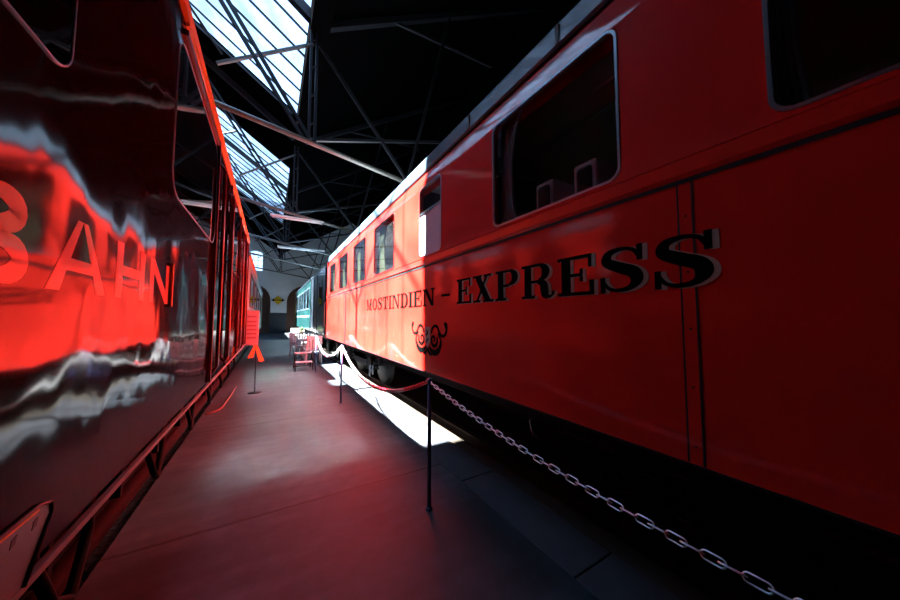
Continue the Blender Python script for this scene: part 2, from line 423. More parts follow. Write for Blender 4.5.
# ------------------------------------------------------------------ roof trusses
def truss(y, label, src=None):
    if src:
        t = copy_tree(src); t.location = (0, y, 0); t['label'] = label; return t
    t = thing('roof_truss', label, 'truss', 'steel roof trusses', (0, y, 0))
    def seg(name, mat, pairs):
        b = MB()
        for (x0, z0), (x1, z1), w in pairs: b.bar((x0, 0, z0), (x1, 0, z1), w)
        b.build(name, mat, t)
    seg('top_chord', M_['steel'], [((-7.3, rl(-7.3)-0.16), (0.62, rl(0.62)-0.18), 0.15)])
    seg('top_chord', M_['steel'], [((0.75, rr(0.75)-0.2), (7.5, rr(7.5)-0.16), 0.13)])
    b = MB()
    for dx in (-0.055, 0.055): b.bar((0.62+dx, 0, 7.62), (0.62+dx, 0, 5.0), 0.05)
    for z in (5.4, 6.0, 6.6, 7.2): b.bar((0.56, 0, z), (0.68, 0, z+0.1), 0.03)
    b.build('king_post', M_['steel'], t)
    b = MB(); b.tube([(-7.3, 0, 6.32), (6.4, 0, 4.10)], 0.05, 10); b.build('tie_bar', M_['tube'], t)
    b = MB()
    for d in (-0.07, 0.07): b.bar((0.52+d, 0, 5.1), (-2.45+d, 0, 9.65), 0.06)
    b.build('strut', M_['steel'], t)
    seg('brace', M_['tube'], [((-0.95, 6.02), (0.6, 7.14), 0.05)])
    seg('strut', M_['steel'], [((0.7, 7.2), (2.7, 4.75), 0.06)])
    seg('brace', M_['steel'], [((0.68, 5.12), (3.9, 6.06), 0.06)])
    seg('strut', M_['steel'], [((2.7, 4.75), (3.9, 9.55), 0.06)])
    seg('brace', M_['steel'], [((2.3, 8.55), (5.3, 8.75), 0.05)])
    seg('strut', M_['steel'], [((-2.45, 5.6), (-2.45, 9.75), 0.07)])
    seg('strut', M_['steel'], [((-2.45, 5.6), (-4.6, 11.3), 0.06)])
    return t
T0 = truss(6.5, 'dark steel roof truss nearest the camera, its post meeting the pale tie bar')
truss(11.4, 'dark steel roof truss over the gap between the two skylights', T0)
truss(16.3, 'dark steel roof truss under the second skylight', T0)
truss(21.2, 'dark steel roof truss near the far end of the second skylight', T0)
truss(27.0, 'dark steel roof truss closest to the far wall', T0)
def wind(y0, y1, label, xa=-1.4, xb=-4.4):
    t = thing('wind_brace', label, 'brace', 'roof wind braces')
    for p, q in (((xa, y0), (xb, y1)), ((xb, y0), (xa, y1))):
        b = MB(); b.tube([(p[0], p[1], rl(p[0])-0.2), (q[0], q[1], rl(q[0])-0.2)], 0.035, 6); b.build('rod', M_['steel'], t)
wind(3.3, 6.45, 'crossed thin rods under the near half of the first skylight')
wind(6.55, 10.35, 'crossed thin rods under the far half of the first skylight')
wind(14.5, 21.1, 'crossed thin rods under the second skylight')

# lamp battens hung under the tie bars
def batten(x0, x1, y, z, top, label):
    t = thing('lamp_batten', label, 'lamp', 'hanging lamp battens', ((x0+x1)/2, y, z))
    h = (x1-x0)/2
    b = MB(); b.box((-h, -0.05, 0), (h, 0.05, 0.07)); b.build('housing', M_['batten'], t, 0.01)
    b = MB(); b.tube([(-h+0.05, 0, -0.025), (h-0.05, 0, -0.025)], 0.02, 8); b.build('lamp_tube', M_['white'], t)
    for x in (-h*0.7, h*0.7):
        b = MB(); b.tube([(x, 0, 0.07), (x, 0, top((x0+x1)/2+x)-z)], 0.008, 6); b.build('hanger', M_['steel'], t)
tie = lambda x: 6.32 - (x+7.2)*(2.22/13.6)
batten(-0.1, 1.55, 11.4, 4.86, tie, 'unlit white lamp batten on the tie bar over the skylight gap')
batten(0.2, 2.3, 16.3, 4.85, tie, 'unlit white lamp batten on the tie bar under the second skylight')

# ------------------------------------------------------------------ tracks
for x, lab in ((2.285, 'rusty rail under the red coach, on the side of the walkway'), (3.72, 'rusty rail under the red coach, on the side away from the walkway'),
               (-1.13, 'rusty rail under the red railcar, on the side of the walkway'), (-2.57, 'rusty rail under the red railcar, on the side away from the walkway')):
    b = MB()
    b.prism([(x-0.07, -0.17), (x+0.07, -0.17), (x+0.07, -0.155), (x+0.012, -0.13), (x+0.012, -0.05), (x+0.036, -0.04), (x+0.036, 0), (x-0.036, 0), (x-0.036, -0.04), (x-0.012, -0.05), (x-0.012, -0.13), (x-0.07, -0.155)], 'Y', NY+0.1, FY-0.1)
    tag(b.build('track_rail', M_['rail']), lab, 'rail', 'track rails')
b = MB(); b.box((1.96, NY+0.2, -0.17), (2.12, 10.2, -0.03))
tag(b.build('track_timber', M_['timber'], bevel=0.01), 'long dark timber lying between the pale kerb and the rail', 'timber')

# ------------------------------------------------------------------ lettering (slab serif), in units of the cap height
def stroke(pts, ws):
    """a ribbon of varying width along points, returned as quads"""
    L, Rr = [], []
    for i, p in enumerate(pts):
        q0, q1 = pts[max(i-1, 0)], pts[min(i+1, len(pts)-1)]
        dx, dy = q1[0]-q0[0], q1[1]-q0[1]; l = math.hypot(dx, dy) or 1
        w = ws[i] if isinstance(ws, (list, tuple)) else ws
        L.append((p[0]-dy/l*w/2, p[1]+dx/l*w/2)); Rr.append((p[0]+dy/l*w/2, p[1]-dx/l*w/2))
    return [[L[i], L[i+1], Rr[i+1], Rr[i]] for i in range(len(pts)-1)]
def rc(x0, y0, x1, y1): return [[(x0, y0), (x1, y0), (x1, y1), (x0, y1)]]
def arcs(cx, cy, rx, ry, a0, a1, thin, thick, n=20):
    """arc whose stroke is thick where it runs upright"""
    pts, ws = [], []
    for i in range(n+1):
        a = math.radians(a0 + (a1-a0)*i/n)
        pts.append((cx+rx*math.cos(a), cy+ry*math.sin(a))); ws.append(thin + (thick-thin)*abs(math.cos(a))**1.5)
    return stroke(pts, ws)
TK, TN, SF = 0.21, 0.075, 0.085
def spline(ctrl, n=40):
    out = []
    P = [ctrl[0]] + list(ctrl) + [ctrl[-1]]
    m = len(ctrl)-1
    for i in range(m):
        for k in range(n//m):
            t = k/(n//m); p0, p1, p2, p3 = P[i], P[i+1], P[i+2], P[i+3]
            out.append(tuple(0.5*((2*p1[j]) + (-p0[j]+p2[j])*t + (2*p0[j]-5*p1[j]+4*p2[j]-p3[j])*t*t + (-p0[j]+3*p1[j]-3*p2[j]+p3[j])*t**3) for j in range(len(p1))))
    out.append(tuple(ctrl[-1])); return out
def G(ch):
    """quads of one capital and its advance width"""
    q = []
    if ch == 'E':
        q = rc(.09, 0, .09+TK, 1) + rc(0, 0, .78, SF) + rc(0, 1-SF, .74, 1) + rc(.3, .47, .54, .47+SF) + rc(.50, .34, .56, .66) + rc(.68, .68, .75, 1) + rc(.70, 0, .79, .36); return q, .82
    if ch in 'PR':
        q = rc(.09, 0, .09+TK, 1) + rc(0, 0, .40, SF) + rc(0, 1-SF, .5, 1) + rc(.3, .44, .5, .44+SF) + arcs(.50, .74, .21, .22, -90, 90, TN, TK)
        if ch == 'P': return q, .86
        c = spline([(.50, .47, .12), (.64, .40, .20), (.67, .22, .21), (.70, .07, .19), (.80, .03, .09), (.88, .08, .05), (.90, .18, .045)], 42)
        return q + stroke([(p[0], p[1]) for p in c], [p[2] for p in c]), .94
    if ch == 'S':
        c = spline([(.66, .76, .07), (.58, .90, .075), (.38, .955, .085), (.18, .88, .15), (.15, .70, .20), (.36, .55, .23), (.58, .42, .23), (.63, .24, .19), (.52, .09, .11), (.32, .045, .085), (.16, .11, .07), (.07, .28, .06)], 66)
        return stroke([(p[0], p[1]) for p in c], [p[2] for p in c]) + rc(.64, .66, .73, 1.0) + rc(.02, 0, .11, .36), .80
    if ch == 'X':
        q = [[(.06, 1), (.32, 1), (.82, 0), (.56, 0)], [(.60, 1), (.70, 1), (.22, 0), (.12, 0)]]
        return q + rc(0, 1-SF, .40, 1) + rc(.50, 1-SF, .82, 1) + rc(0, 0, .34, SF) + rc(.48, 0, .90, SF), .92
    if ch == 'M':
        q = rc(.10, 0, .10+TN, 1) + rc(0, 0, .28, SF) + rc(0, 1-SF, .26, 1) + [[(.10, 1), (.32, 1), (.58, .04), (.47, .04)], [(.80, 1), (.86, 1), (.58, .04), (.50, .04)]]
        return q + rc(.78, 0, .78+TK, 1) + rc(.70, 0, 1.08, SF) + rc(.80, 1-SF, 1.08, 1), 1.14
    if ch == 'O': return arcs(.43, .5, .34, .455, 0, 360, TN, TK, 36), .90
    if ch == 'T': return rc(.30, 0, .30+TK, 1) + rc(.19, 0, .62, SF) + rc(.02, 1-SF, .79, 1) + rc(.02, .68, .09, 1) + rc(.72, .68, .79, 1), .84
    if ch == 'I': return rc(.09, 0, .09+TK, 1) + rc(0, 0, .39, SF) + rc(0, 1-SF, .39, 1), .46
    if ch == 'N':
        q = rc(.10, 0, .10+TN, 1) + rc(0, 0, .28, SF) + rc(0, 1-SF, .28, 1) + [[(.10, 1), (.34, 1), (.86, 0), (.70, 0)]]
        return q + rc(.78, 0, .78+TN, 1) + rc(.66, 1-SF, .96, 1), 1.0
    if ch == 'D': return rc(.09, 0, .09+TK, 1) + rc(0, 0, .45, SF) + rc(0, 1-SF, .45, 1) + arcs(.42, .5, .33, .46, -90, 90, TN, TK), .86
    if ch == '-': return rc(.05, .42, .62, .53), .72
    return [], .35
def setline(word, y_start, y_end, z, cap, adv=None):
    """place a word along -Y so that it starts at y_start and ends at y_end; returns quads in (y, z)"""
    gl = [G(c) for c in word]; tot = sum(g[1] for g in gl)
    sx = (y_start - y_end)/tot; y = y_start; quads = []
    for q, a in gl:
        for poly in q: quads.append([(y - (p[0]*0.92 + 0.03)*sx, z + p[1]*cap) for p in poly])
        y -= a*sx
    return quads
def lay(mb, quads, x0, x1, dy=0, dz=0):
    for i_, q in enumerate(quads):
        x0_ = x0 - (i_*7 % 23)*1.2e-5
        pts = [(p[0]+dy, p[1]+dz) for p in q]
        clean = [pts[i] for i in range(len(pts)) if math.dist(pts[i], pts[i-1]) > 1e-6]
        if len(clean) > 2: mb.prism(clean, 'X', x0_, x1)

# ------------------------------------------------------------------ the red coach on the right
CX, CW, CB, CT = 1.573, 2.9, 0.875, 3.30
Y0, Y1 = -3.6, 10.5
coach = thing('red_coach', 'bright red dining coach with black slab-serif lettering along its side', 'railway coach')
WINS = [(-0.95, 0.308), (0.866, 1.922), (2.815, 3.372), (4.26, 5.28), (5.85, 6.84), (7.44, 8.44), (9.0, 9.92)]
WZ0, WZ1, WR = 2.24, 3.10, 0.07
b = MB(); th = 0.05
b.box((CX, Y0, CB), (CX+th, Y1, WZ0))
ys = [Y0] + [v for w in WINS for v in w] + [Y1]
for i in range(0, len(ys), 2): b.box((CX, ys[i], WZ0), (CX+th, ys[i+1], WZ1))
for (ya, yb) in WINS:                                  # rounded corners of the openings
    for cy, cz, sy, sz in ((ya, WZ0, 1, 1), (yb, WZ0, -1, 1), (ya, WZ1, 1, -1), (yb, WZ1, -1, -1)):
        pts = [(cy, cz)] + [(cy + sy*WR*(1-math.sin(a)), cz + sz*WR*(1-math.cos(a))) for a in [PI/2*k/6 for k in range(7)]]
        b.prism(pts, 'X', CX, CX+th)
b.box((CX, Y1-0.06, CB), (CX+CW, Y1, CT)); b.box((CX, Y0, CB), (CX+CW, Y0+0.06, CT))
b.box((CX+CW-0.05, Y0, CB), (CX+CW, Y1, CT))
body = b.build('body_side', M_['coach_red'], coach)
b = MB()   # curved top of the side, leaning in under the roof edge
prof = [(CX, WZ1)]
for k in range(1, 9):
    a = k/8; prof.append((CX + 0.046*a**1.25, WZ1 + (CT-WZ1)*a))
b.sweep(prof + [(CX+0.14, CT), (CX+0.14, WZ1)], 'Y', [Y0, 0, 3, 6, Y1], True)
o = b.build('cove_panel', M_['coach_red'], coach)
b = MB()
b.prism([(CX+0.04, CT), (CX+0.04, CT+0.012), (CX+0.1, CT+0.012), (CX+0.1, CT)], 'Y', Y0, Y1)
b.build('roof_joint', M_['rubber'], coach)
b = MB()
pr = [(CX+0.03, CT+0.012), (CX+0.022, CT+0.03), (CX+0.030, CT+0.17), (CX+0.06, CT+0.215), (CX+0.12, CT+0.225), (CX+0.12, CT+0.012)]
b.prism(pr, 'Y', Y0-0.05, Y1+0.15); b.build('roof_edge', M_['cornice'], coach)
for y in (-2, -0.4, 1.25, 2.3, 3.9, 5.5, 7.1, 8.7):
    b = MB(); b.box((CX+0.018, y, CT+0.03), (CX+0.04, y+0.03, CT+0.16)); b.build('roof_edge_clip', M_['roofgrey'], coach)
b = MB()
n = 14; rp = [(CX+0.1 + (CW-0.2)*k/n, CT+0.20 + 0.38*math.sin(PI*k/n)) for k in range(n+1)]
b.prism(rp + [(CX+CW-0.1, CT), (CX+0.1, CT)], 'Y', Y0-0.05, Y1+0.15)
b.build('roof', M_['roofgrey'], coach)
b = MB()
b.prism([(CX, 2.205), (CX-0.018, 2.20), (CX-0.018, 2.138), (CX, 2.118)], 'Y', Y0, Y1)
b.build('belt_moulding', M_['coach_red'], coach)
b = MB(); b.box((CX-0.006, Y0, 2.100), (CX, Y1, 2.119)); b.build('belt_shadow_strip', M_['rubber'], coach)  # black strip put in as the shadow under the belt moulding
b = MB(); b.box((CX-0.008, Y0, 2.214), (CX, Y1, 2.222)); b.build('drip_bead', M_['coach_red'], coach)
for yc, w in ((0.586, 0.046), (7.58, 0.11), (-2.4, 0.05)):  # narrow seam covers, and one wider strip in a darker red
    b = MB(); b.box((CX-0.003, yc-w/2, CB+0.004), (CX, yc+w/2, 2.10)); s_ = b.build('side_strip', M_['coach_red'] if w < .1 else M_['strip_red'], coach)
    b = MB()
    for e in (-1, 1): b.box((CX-0.0035, yc+e*(w/2+0.004)-0.004, CB+0.004), (CX, yc+e*(w/2+0.004)+0.004, 2.10))
    b.build('strip_gap', M_['rubber'], s_)
    for z in (0.95, 1.2, 1.45, 1.7, 1.95):
        b = MB(); b.lathe((CX-0.003, yc, z), [(0.006, 0), (0.004, -0.003)], 8, 'X'); b.build('screw', M_['strip_red'], s_)
b = MB(); b.box((CX-0.004, Y0, CB-0.012), (CX+0.03, Y1, CB)); b.build('bottom_edge_strip', M_['steel'], coach)
for i, (ya, yb) in enumerate(WINS):
    f = MB()
    ring_x(f, rrect(ya-0.004, yb+0.004, WZ0-0.004, WZ1+0.004, WR), rrect(ya+0.010, yb-0.010, WZ0+0.010, WZ1-0.010, WR-0.009), CX-0.005, CX+0.010)
    fr = f.build('window_frame', M_['chrome'] if i < 3 else M_['strip_red'], coach)
    g = MB()
    if i == 2:
        g.box((CX+0.02, ya+0.005, 2.79), (CX+0.026, yb-0.005, WZ1-0.005)); g.build('pane', M_['clear'], fr)
        g = MB(); g.box((CX+0.012, ya+0.01, WZ0+0.005), (CX+0.026, yb-0.01, 2.77)); g.build('frosted_pane', M_['frost'], fr)
        g = MB(); g.box((CX+0.0, ya+0.01, 2.765), (CX+0.03, yb-0.01, 2.795)); g.build('sash_bar', M_['chrome'], fr)
    else:
        g.box((CX+0.003, ya+0.003, WZ0+0.003), (CX+0.009, yb-0.003, WZ1-0.003)); g.build('pane', M_['clear'] if i < 2 else M_['oldglass'], fr)
def curtain(y0, y1, mat, x=CX+0.10, top=WZ1-0.02, bot=2.16, tie=False):
    b = MB(); n = 28; rows = []
    for j in range(9):
        z = top + (bot-top)*j/8
        s = 1.0 if not tie else 1 - 0.35*math.sin(PI*j/8)
        rows.append([b.bm.verts.new((x + 0.018*math.sin(k*2*PI/5.6 + j*0.1), y0 + (y1-y0)*s*k/n, z)) for k in range(n+1)])
    for A, B in zip(rows, rows[1:]):
        for k in range(n):
            fc = b.bm.faces.new((A[k], A[k+1], B[k+1], B[k])); fc.smooth = True
    o = b.build('curtain', mat, coach); md = o.modifiers.new('cloth', 'SOLIDIFY'); md.thickness = 0.004
curtain(1.93, 1.72, M_['curtaingrey'], tie=True)
curtain(0.34, 0.20, M_['curtaingrey'], tie=True)
for ya, yb in WINS[3:]:
    curtain(yb-0.02, yb-0.40, M_['curtain'], tie=True); curtain(ya+0.02, ya+0.22, M_['curtain'], tie=True)
b = MB()
b.box((CX+0.06, Y0+0.07, 1.15), (CX+CW-0.06, Y1-0.07, 1.2)); b.build('coach_floor', M_['innerwood'], coach)
b = MB(); b.box((CX+0.055, Y0+0.07, 1.2), (CX+0.07, Y1-0.07, 2.2)); b.box((CX+CW-0.09, Y0+0.07, 1.2), (CX+CW-0.055, Y1-0.07, 2.1)); b.build('wainscot', M_['innerwood'], coach)
b = MB(); b.box((CX+CW-0.09, Y0+0.07, 2.1), (CX+CW-0.055, Y1-0.07, 3.2)); b.box((CX+0.1, Y0+0.07, 3.2), (CX+CW-0.1, Y1-0.07, 3.24)); b.build('lining', M_['inner'], coach)
b = MB()
for y in (2.62, 3.55): b.box((CX+0.075, y, 1.2), (CX+1.5, y+0.04, 3.2))
b.build('partition', M_['innerwood'], coach)
def seatpart(y, facing, x0=CX+0.16, x1=CX+1.15):
    """bench seat: cushion, back and white headrest; facing +1 looks along +Y"""
    b = MB(); b.box((x0, y, 1.2), (x1, y+facing*0.5, 1.62)); b.box((x0, y-facing*0.02, 1.2), (x1, y-facing*0.14, 2.50))
    s = b.build('bench_seat', M_['seat'], coach, 0.03)
    b = MB(); b.box((x0+0.02, y+facing*0.005, 2.30), (x1-0.12, y-facing*0.165, 2.53)); b.build('headrest_cloth', M_['linen'], s, 0.02)
for y, fc in ((1.62, 1), (1.12, -1), (-0.9, 1), (4.1, 1), (5.5, -1), (5.75, 1), (7.1, -1), (7.3, 1), (8.7, -1)): seatpart(y, fc)
for y in (2.3, 4.8, 6.4, 8.0):
    b = MB(); b.box((CX+0.12, y-0.3, 2.0), (CX+1.1, y+0.3, 2.03)); b.bar((CX+0.9, y, 1.2), (CX+0.9, y, 2.0), 0.05); tb = b.build('table', M_['innerwood'], coach)
    b = MB(); b.box((CX+0.11, y-0.31, 2.031), (CX+1.11, y+0.31, 2.036)); b.box((CX+0.108, y-0.31, 1.9), (CX+0.113, y+0.31, 2.03)); b.build('bounce_cloth', M_['linen'], tb)  # white cloth added to bounce sunlight into the coach interior
b = MB()
for y0, y1 in ((-3.4, 2.5), (3.65, 10.3)): b.tube([(CX+0.25, y0, 3.02), (CX+0.25, y1, 3.02)], 0.012, 6); b.tube([(CX+0.45, y0, 3.0), (CX+0.45, y1, 3.0)], 0.012, 6)
b.build('luggage_rack', M_['chrome'], coach)
# writing along the side
for word, ys_, ye_, z, cap in (('MOSTINDIEN', 5.72, 2.93, 1.635, 0.200), ('-', 2.82, 2.60, 1.63, 0.22), ('EXPRESS', 2.50, 0.462, 1.632, 0.238)):
    q = setline(word, ys_, ye_, z, cap)
    bk = MB(); lay(bk, q, CX-0.0055, CX)
    lt = bk.build('lettering', M_['black'], coach); tag(lt, 'black slab-serif lettering')
    if word == 'EXPRESS':
        cr = MB(); lay(cr, q, CX-0.0040, CX, -0.022, -0.004); cr.build('lettering_shade', M_['cream'], lt)
# crest: grey-green shield between black scrolls
ec, ez = 3.13, 1.27
b = MB()
def scroll(ctrl, n=36):
    c = spline(ctrl, n)
    for sgn in (1, -1):
        lay(b, stroke([(ec + sgn*p[0], ez + p[1]) for p in c], [p[2]*1.3 for p in c]), CX-0.004, CX)
scroll([(.385, .165, .014), (.42, .15, .046), (.435, .10, .026), (.40, .045, .026), (.33, .035, .026), (.275, .075, .026), (.235, .125, .026), (.17, .135, .026), (.115, .10, .022), (.10, .05, .018)], 54)
scroll([(.315, -.005, .018), (.305, -.07, .034), (.25, -.135, .050), (.165, -.16, .050), (.085, -.135, .036), (.04, -.10, .022)], 50)
scroll([(.235, .02, .018), (.225, -.055, .028), (.165, -.085, .030), (.105, -.055, .026), (.105, .0, .024), (.155, .02, .022), (.175, -.015, .018), (.15, -.035, .014)], 56)
scroll([(.25, .055, .014), (.285, .02, .018), (.315, -.005, .018)], 12)
scroll([(.0, -.125, .03), (.05, -.175, .028), (.11, -.19, .016)], 12)
sc_ = b.build('crest', M_['black'], coach); tag(sc_, 'black scroll crest')
b = MB(); lay(b, [[(ec+.065, ez+.12), (ec-.065, ez+.12), (ec-.065, ez-.04), (ec, ez-.115), (ec+.065, ez-.04)]], CX-0.006, CX)
b.build('shield', M_['shield'], sc_)
b = MB()
for (p, q, w) in (((-.03, .08), (.035, .02), .018), ((.03, .09), (-.02, .04), .014), ((-.04, -.01), (.03, -.05), .016), ((.0, .06), (.01, -.07), .012)):
    lay(b, stroke([(ec+p[0], ez+p[1]), (ec+q[0], ez+q[1])], w), CX-0.0075, CX-0.005)
b.build('shield_device', M_['black'], sc_)
# running gear
TX = 3.0
b = MB(); b.box((CX+0.25, Y0+0.3, 0.70), (CX+CW-0.25, Y1-0.2, CB)); b.build('underframe', M_['iron'], coach)
bog = MB()
for s in (-1, 1):
    x = TX + s*0.98
    bog.box((x-0.03, 6.2, 0.50), (x+0.03, 9.3, 0.62)); bog.prism([(6.9, 0.62), (8.6, 0.62), (8.3, 0.36), (7.2, 0.36)], 'X', x-0.03, x+0.03)
    for y in (6.75, 8.75): bog.box((x-0.09, y-0.13, 0.34), (x+0.09, y+0.13, 0.62))
bog.box((TX-0.98, 7.5, 0.45), (TX+0.98, 8.0, 0.66))
bg = bog.build('bogie', M_['iron'], coach)
for y in (6.75, 8.75):
    w = MB(); w.tube([(TX-0.85, y, 0.46), (TX+0.85, y, 0.46)], 0.07, 12)
    for s in (-1, 1): w.lathe((TX+s*0.69, y, 0.465), [(0.10, s*0.11), (0.38, s*0.09), (0.40, s*0.065), (0.455, s*0.06), (0.46, -s*0.03), (0.49, -s*0.035), (0.485, -s*0.06), (0.12, -s*0.06)], 32, 'X')
    w.build('wheelset', M_['wheel'], bg)
for y in (6.4, 7.1, 8.4, 9.1):
    w = MB(); pts = [(TX-1.0+0.045*math.cos(t*0.9), y+0.045*math.sin(t*0.9), 0.40+0.012*t) for t in range(22)]; w.tube(pts, 0.012, 6); w.build('spring', M_['wheel'], bg)
for y, z in ((5.9, 0.62), (6.1, 0.55), (9.6, 0.55)):
    w = MB(); w.tube([(CX+0.25, y, 0.72), (CX+0.2, y+0.02, z-0.1), (CX+0.24, y+0.15, z-0.25), (CX+0.3, y+0.28, z-0.15), (CX+0.32, y+0.33, 0.7)], 0.018, 8); w.build('brake_hose', M_['steel'], coach)
w = MB(); w.tube([(CX+0.5, 1.95, 0.72), (CX+0.42, 1.95, 0.58), (CX+0.4, 1.9, 0.50), (CX+0.42, 1.83, 0.47), (CX+0.46, 1.80, 0.52)], 0.012, 8); w.build('coupling_hook', M_['tube'], coach)
w = MB(); w.tube([(CX-0.03, Y1-0.02, 1.2), (CX-0.05, Y1+0.03, 1.25), (CX-0.05, Y1+0.03, 1.95), (CX-0.03, Y1-0.02, 2.0)], 0.014, 8); w.build('end_handrail', M_['chrome'], coach)
for x in (TX-0.85, TX+0.85):
    w = MB(); w.tube([(x, Y1, 0.98), (x, Y1+0.35, 0.98)], 0.07, 10); w.lathe((x, Y1+0.35, 0.98), [(0.2, 0), (0.2, 0.03), (0.14, 0.05)], 20, 'Y'); w.build('buffer', M_['iron'], coach)

# ------------------------------------------------------------------ the red railcar on the left
RCX, RB, RT = -0.40, 0.975, 3.05
RY0, RY1 = -4.0, 7.05
car = thing('red_railcar', 'glossy dark red railcar with large pale letters, mirroring the coach opposite', 'railcar')
b = MB()
ny = 30
prof = [(RCX-0.02, RB), (RCX, RB+0.03), (RCX, 1.5), (RCX, 2.0), (RCX, RT-0.02)]
b.prism([(RCX-0.03, RB), (RCX, RB+0.03), (RCX, RT-0.10), (RCX-0.08, RT), (RCX-2.72, RT), (RCX-2.8, RT-0.1), (RCX-2.8, RB)], 'Y', RY0, RY1)
b.build('body_shell', M_['car_red'], car)
b = MB()
n = 12; rp = [(RCX-0.1 - 2.6*k/n, RT-0.02 + 0.40*math.sin(PI*k/n)) for k in range(n+1)]
b.prism(rp + [(RCX-2.7, RT-0.05), (RCX-0.1, RT-0.05)], 'Y', RY0, RY1-0.1); b.build('roof', M_['carroof'], car)
b = MB(); b.prism([(RCX-0.02, RT-0.075), (RCX+0.012, RT-0.07), (RCX+0.014, RT-0.01), (RCX-0.02, RT+0.0)], 'Y', RY0, RY1); b.build('gutter', M_['car_orange'], car)
b = MB(); b.prism([(RCX, 2.895), (RCX+0.012, 2.90), (RCX+0.012, 2.925), (RCX, 2.93)], 'Y', 1.88, 3.05); b.build('door_rail', M_['car_trim'], car)
b = MB(); b.prism([(RCX, 2.945), (RCX+0.012, 2.95), (RCX+0.012, 2.965), (RCX, 2.97)], 'Y', 1.88, 7.0); b.build('door_rail', M_['car_orange'], car)
def carwindow(y0, y1, z0, z1, r=0.08, rim='rubber', mat='blackglass'):
    f = MB(); ring_x(f, rrect(y0, y1, z0, z1, r), rrect(y0+0.0035, y1-0.0035, z0+0.0035, z1-0.0035, r-0.003), RCX-0.002, RCX+0.004)
    fr = f.build('window_frame', M_[rim], car)
    p = MB(); p.prism(rrect(y0+0.003, y1-0.003, z0+0.003, z1-0.003, r-0.0025), 'X', RCX-0.002, RCX+0.0015); p.build('pane', M_[mat], fr)
carwindow(-1.0, 0.985, 2.03, 2.88, 0.06, 'chrome')
carwindow(1.78, 2.98, 2.07, 2.84, 0.12, 'chrome')
def cardoor(y0, y1):
    d = MB(); d.prism([(y0, RB+0.04), (y1, RB+0.04), (y1, 2.86), (y0, 2.86)], 'X', RCX-0.002, RCX+0.004)
    dr = d.build('door', M_['car_red'], car)
    p = MB(); p.prism(rrect(y0+0.12, y1-0.12, 1.85, 2.7, 0.08), 'X', RCX+0.003, RCX+0.007); p.build('door_pane', M_['blackglass'], dr)
    for y in (y0+0.05, y1-0.05):
        h = MB(); h.tube([(RCX, y, 1.05), (RCX+0.035, y, 1.10), (RCX+0.035, y, 2.75), (RCX, y, 2.8)], 0.014, 8); h.build('handrail', M_['car_trim'], dr)
cardoor(3.08, 3.90); cardoor(5.30, 6.12)
carwindow(4.05, 5.12, 2.05, 2.87); carwindow(6.28, 6.94, 2.05, 2.87)
for y in (3.02, 3.98, 5.2, 6.2, 6.98):
    b = MB(); b.box((RCX, y-0.018, RB+0.02), (RCX+0.014, y+0.018, 2.94)); b.build('pillar_strip', M_['car_trim'], car)
b = MB(); b.box((RCX-0.003, 1.83, 1.55), (RCX+0.012, 1.845, 1.75)); b.build('marker_strip', M_['car_orange'], car)
# big letters along the side, read from left to right with growing distance
b = MB()
def L(polys):
    for poly in polys: b.prism([(p, q) for p, q in poly], 'X', RCX-0.001, RCX+0.0006)
lz, lh, lw = 1.560, 0.172, 0.046
top = lz+lh; mid = lz+lh*0.52
L(rc(.70, lz, .70+lw, top))                                            # B
for z0, z1, ex in ((mid, top, .0), (lz, mid, .012)):
    st = 0.026
    L(rc(.746, z0, .815+ex, z0+st)); L(rc(.746, z1-st, .815+ex, z1))
    cz, hz = (z0+z1)/2, (z1-z0)/2
    L(stroke([(.815+ex + (0.075-lw/2)*math.cos(a), cz + (hz-st/2)*math.sin(a)) for a in [math.radians(-90+15*k) for k in range(13)]], [st + (lw-st)*math.cos(math.radians(-90+15*k)) for k in range(13)]))
L([[(.955, lz), (1.005, lz), (1.085, top), (1.062, top)], [(1.170, lz), (1.218, lz), (1.108, top), (1.085, top)], [(1.027, lz+.28*lh), (1.146, lz+.28*lh), (1.132, lz+.45*lh), (1.041, lz+.45*lh)]])   # A
L(rc(1.280, lz, 1.280+lw, top) + rc(1.470, lz, 1.470+lw, top) + rc(1.326, mid-.018, 1.470, mid+.014))       # H
L(rc(1.575, lz, 1.575+lw, top) + rc(1.775, lz, 1.775+lw, top) + [[(1.621, top-.055), (1.775, lz), (1.775, lz+.055), (1.621, top)]])   # N
tag(b.build('lettering', M_['car_letter'], car), 'large pale letters')
# access flap at the bottom edge
b = MB(); b.prism([(0.30, RB+0.005), (0.945, RB+0.005), (1.02, RB+0.105), (1.012, RB+0.128), (0.985, RB+0.136), (0.30, RB+0.136)], 'X', RCX-0.002, RCX+0.004)
fl = b.build('access_flap', M_['car_grey'], car)
b = MB(); b.tube([(RCX+0.006, 0.30, RB+0.139), (RCX+0.006, 0.985, RB+0.139), (RCX+0.006, 1.02, RB+0.128), (RCX+0.006, 1.026, RB+0.105), (RCX+0.006, 0.95, RB+0.003)], 0.0035, 6); b.build('flap_seal', M_['rubber'], fl)
b = MB(); b.box((RCX+0.003, 0.30, RB+0.128), (RCX+0.0055, 0.985, RB+0.134)); b.build('flap_edge', M_['car_orange'], fl)
b = MB()
for y in (0.905, 0.965): b.prism([(y, RB+0.100), (y+0.014, RB+0.103), (y+0.018, RB+0.118), (y+0.004, RB+0.115)], 'X', RCX+0.003, RCX+0.005)
b.build('key_hole', M_['rubber'], fl)
b = MB(); b.box((RCX-0.01, RY0, RB-0.012), (RCX+0.004, RY1, RB+0.004)); b.build('bottom_edge_strip', M_['roofgrey'], car)
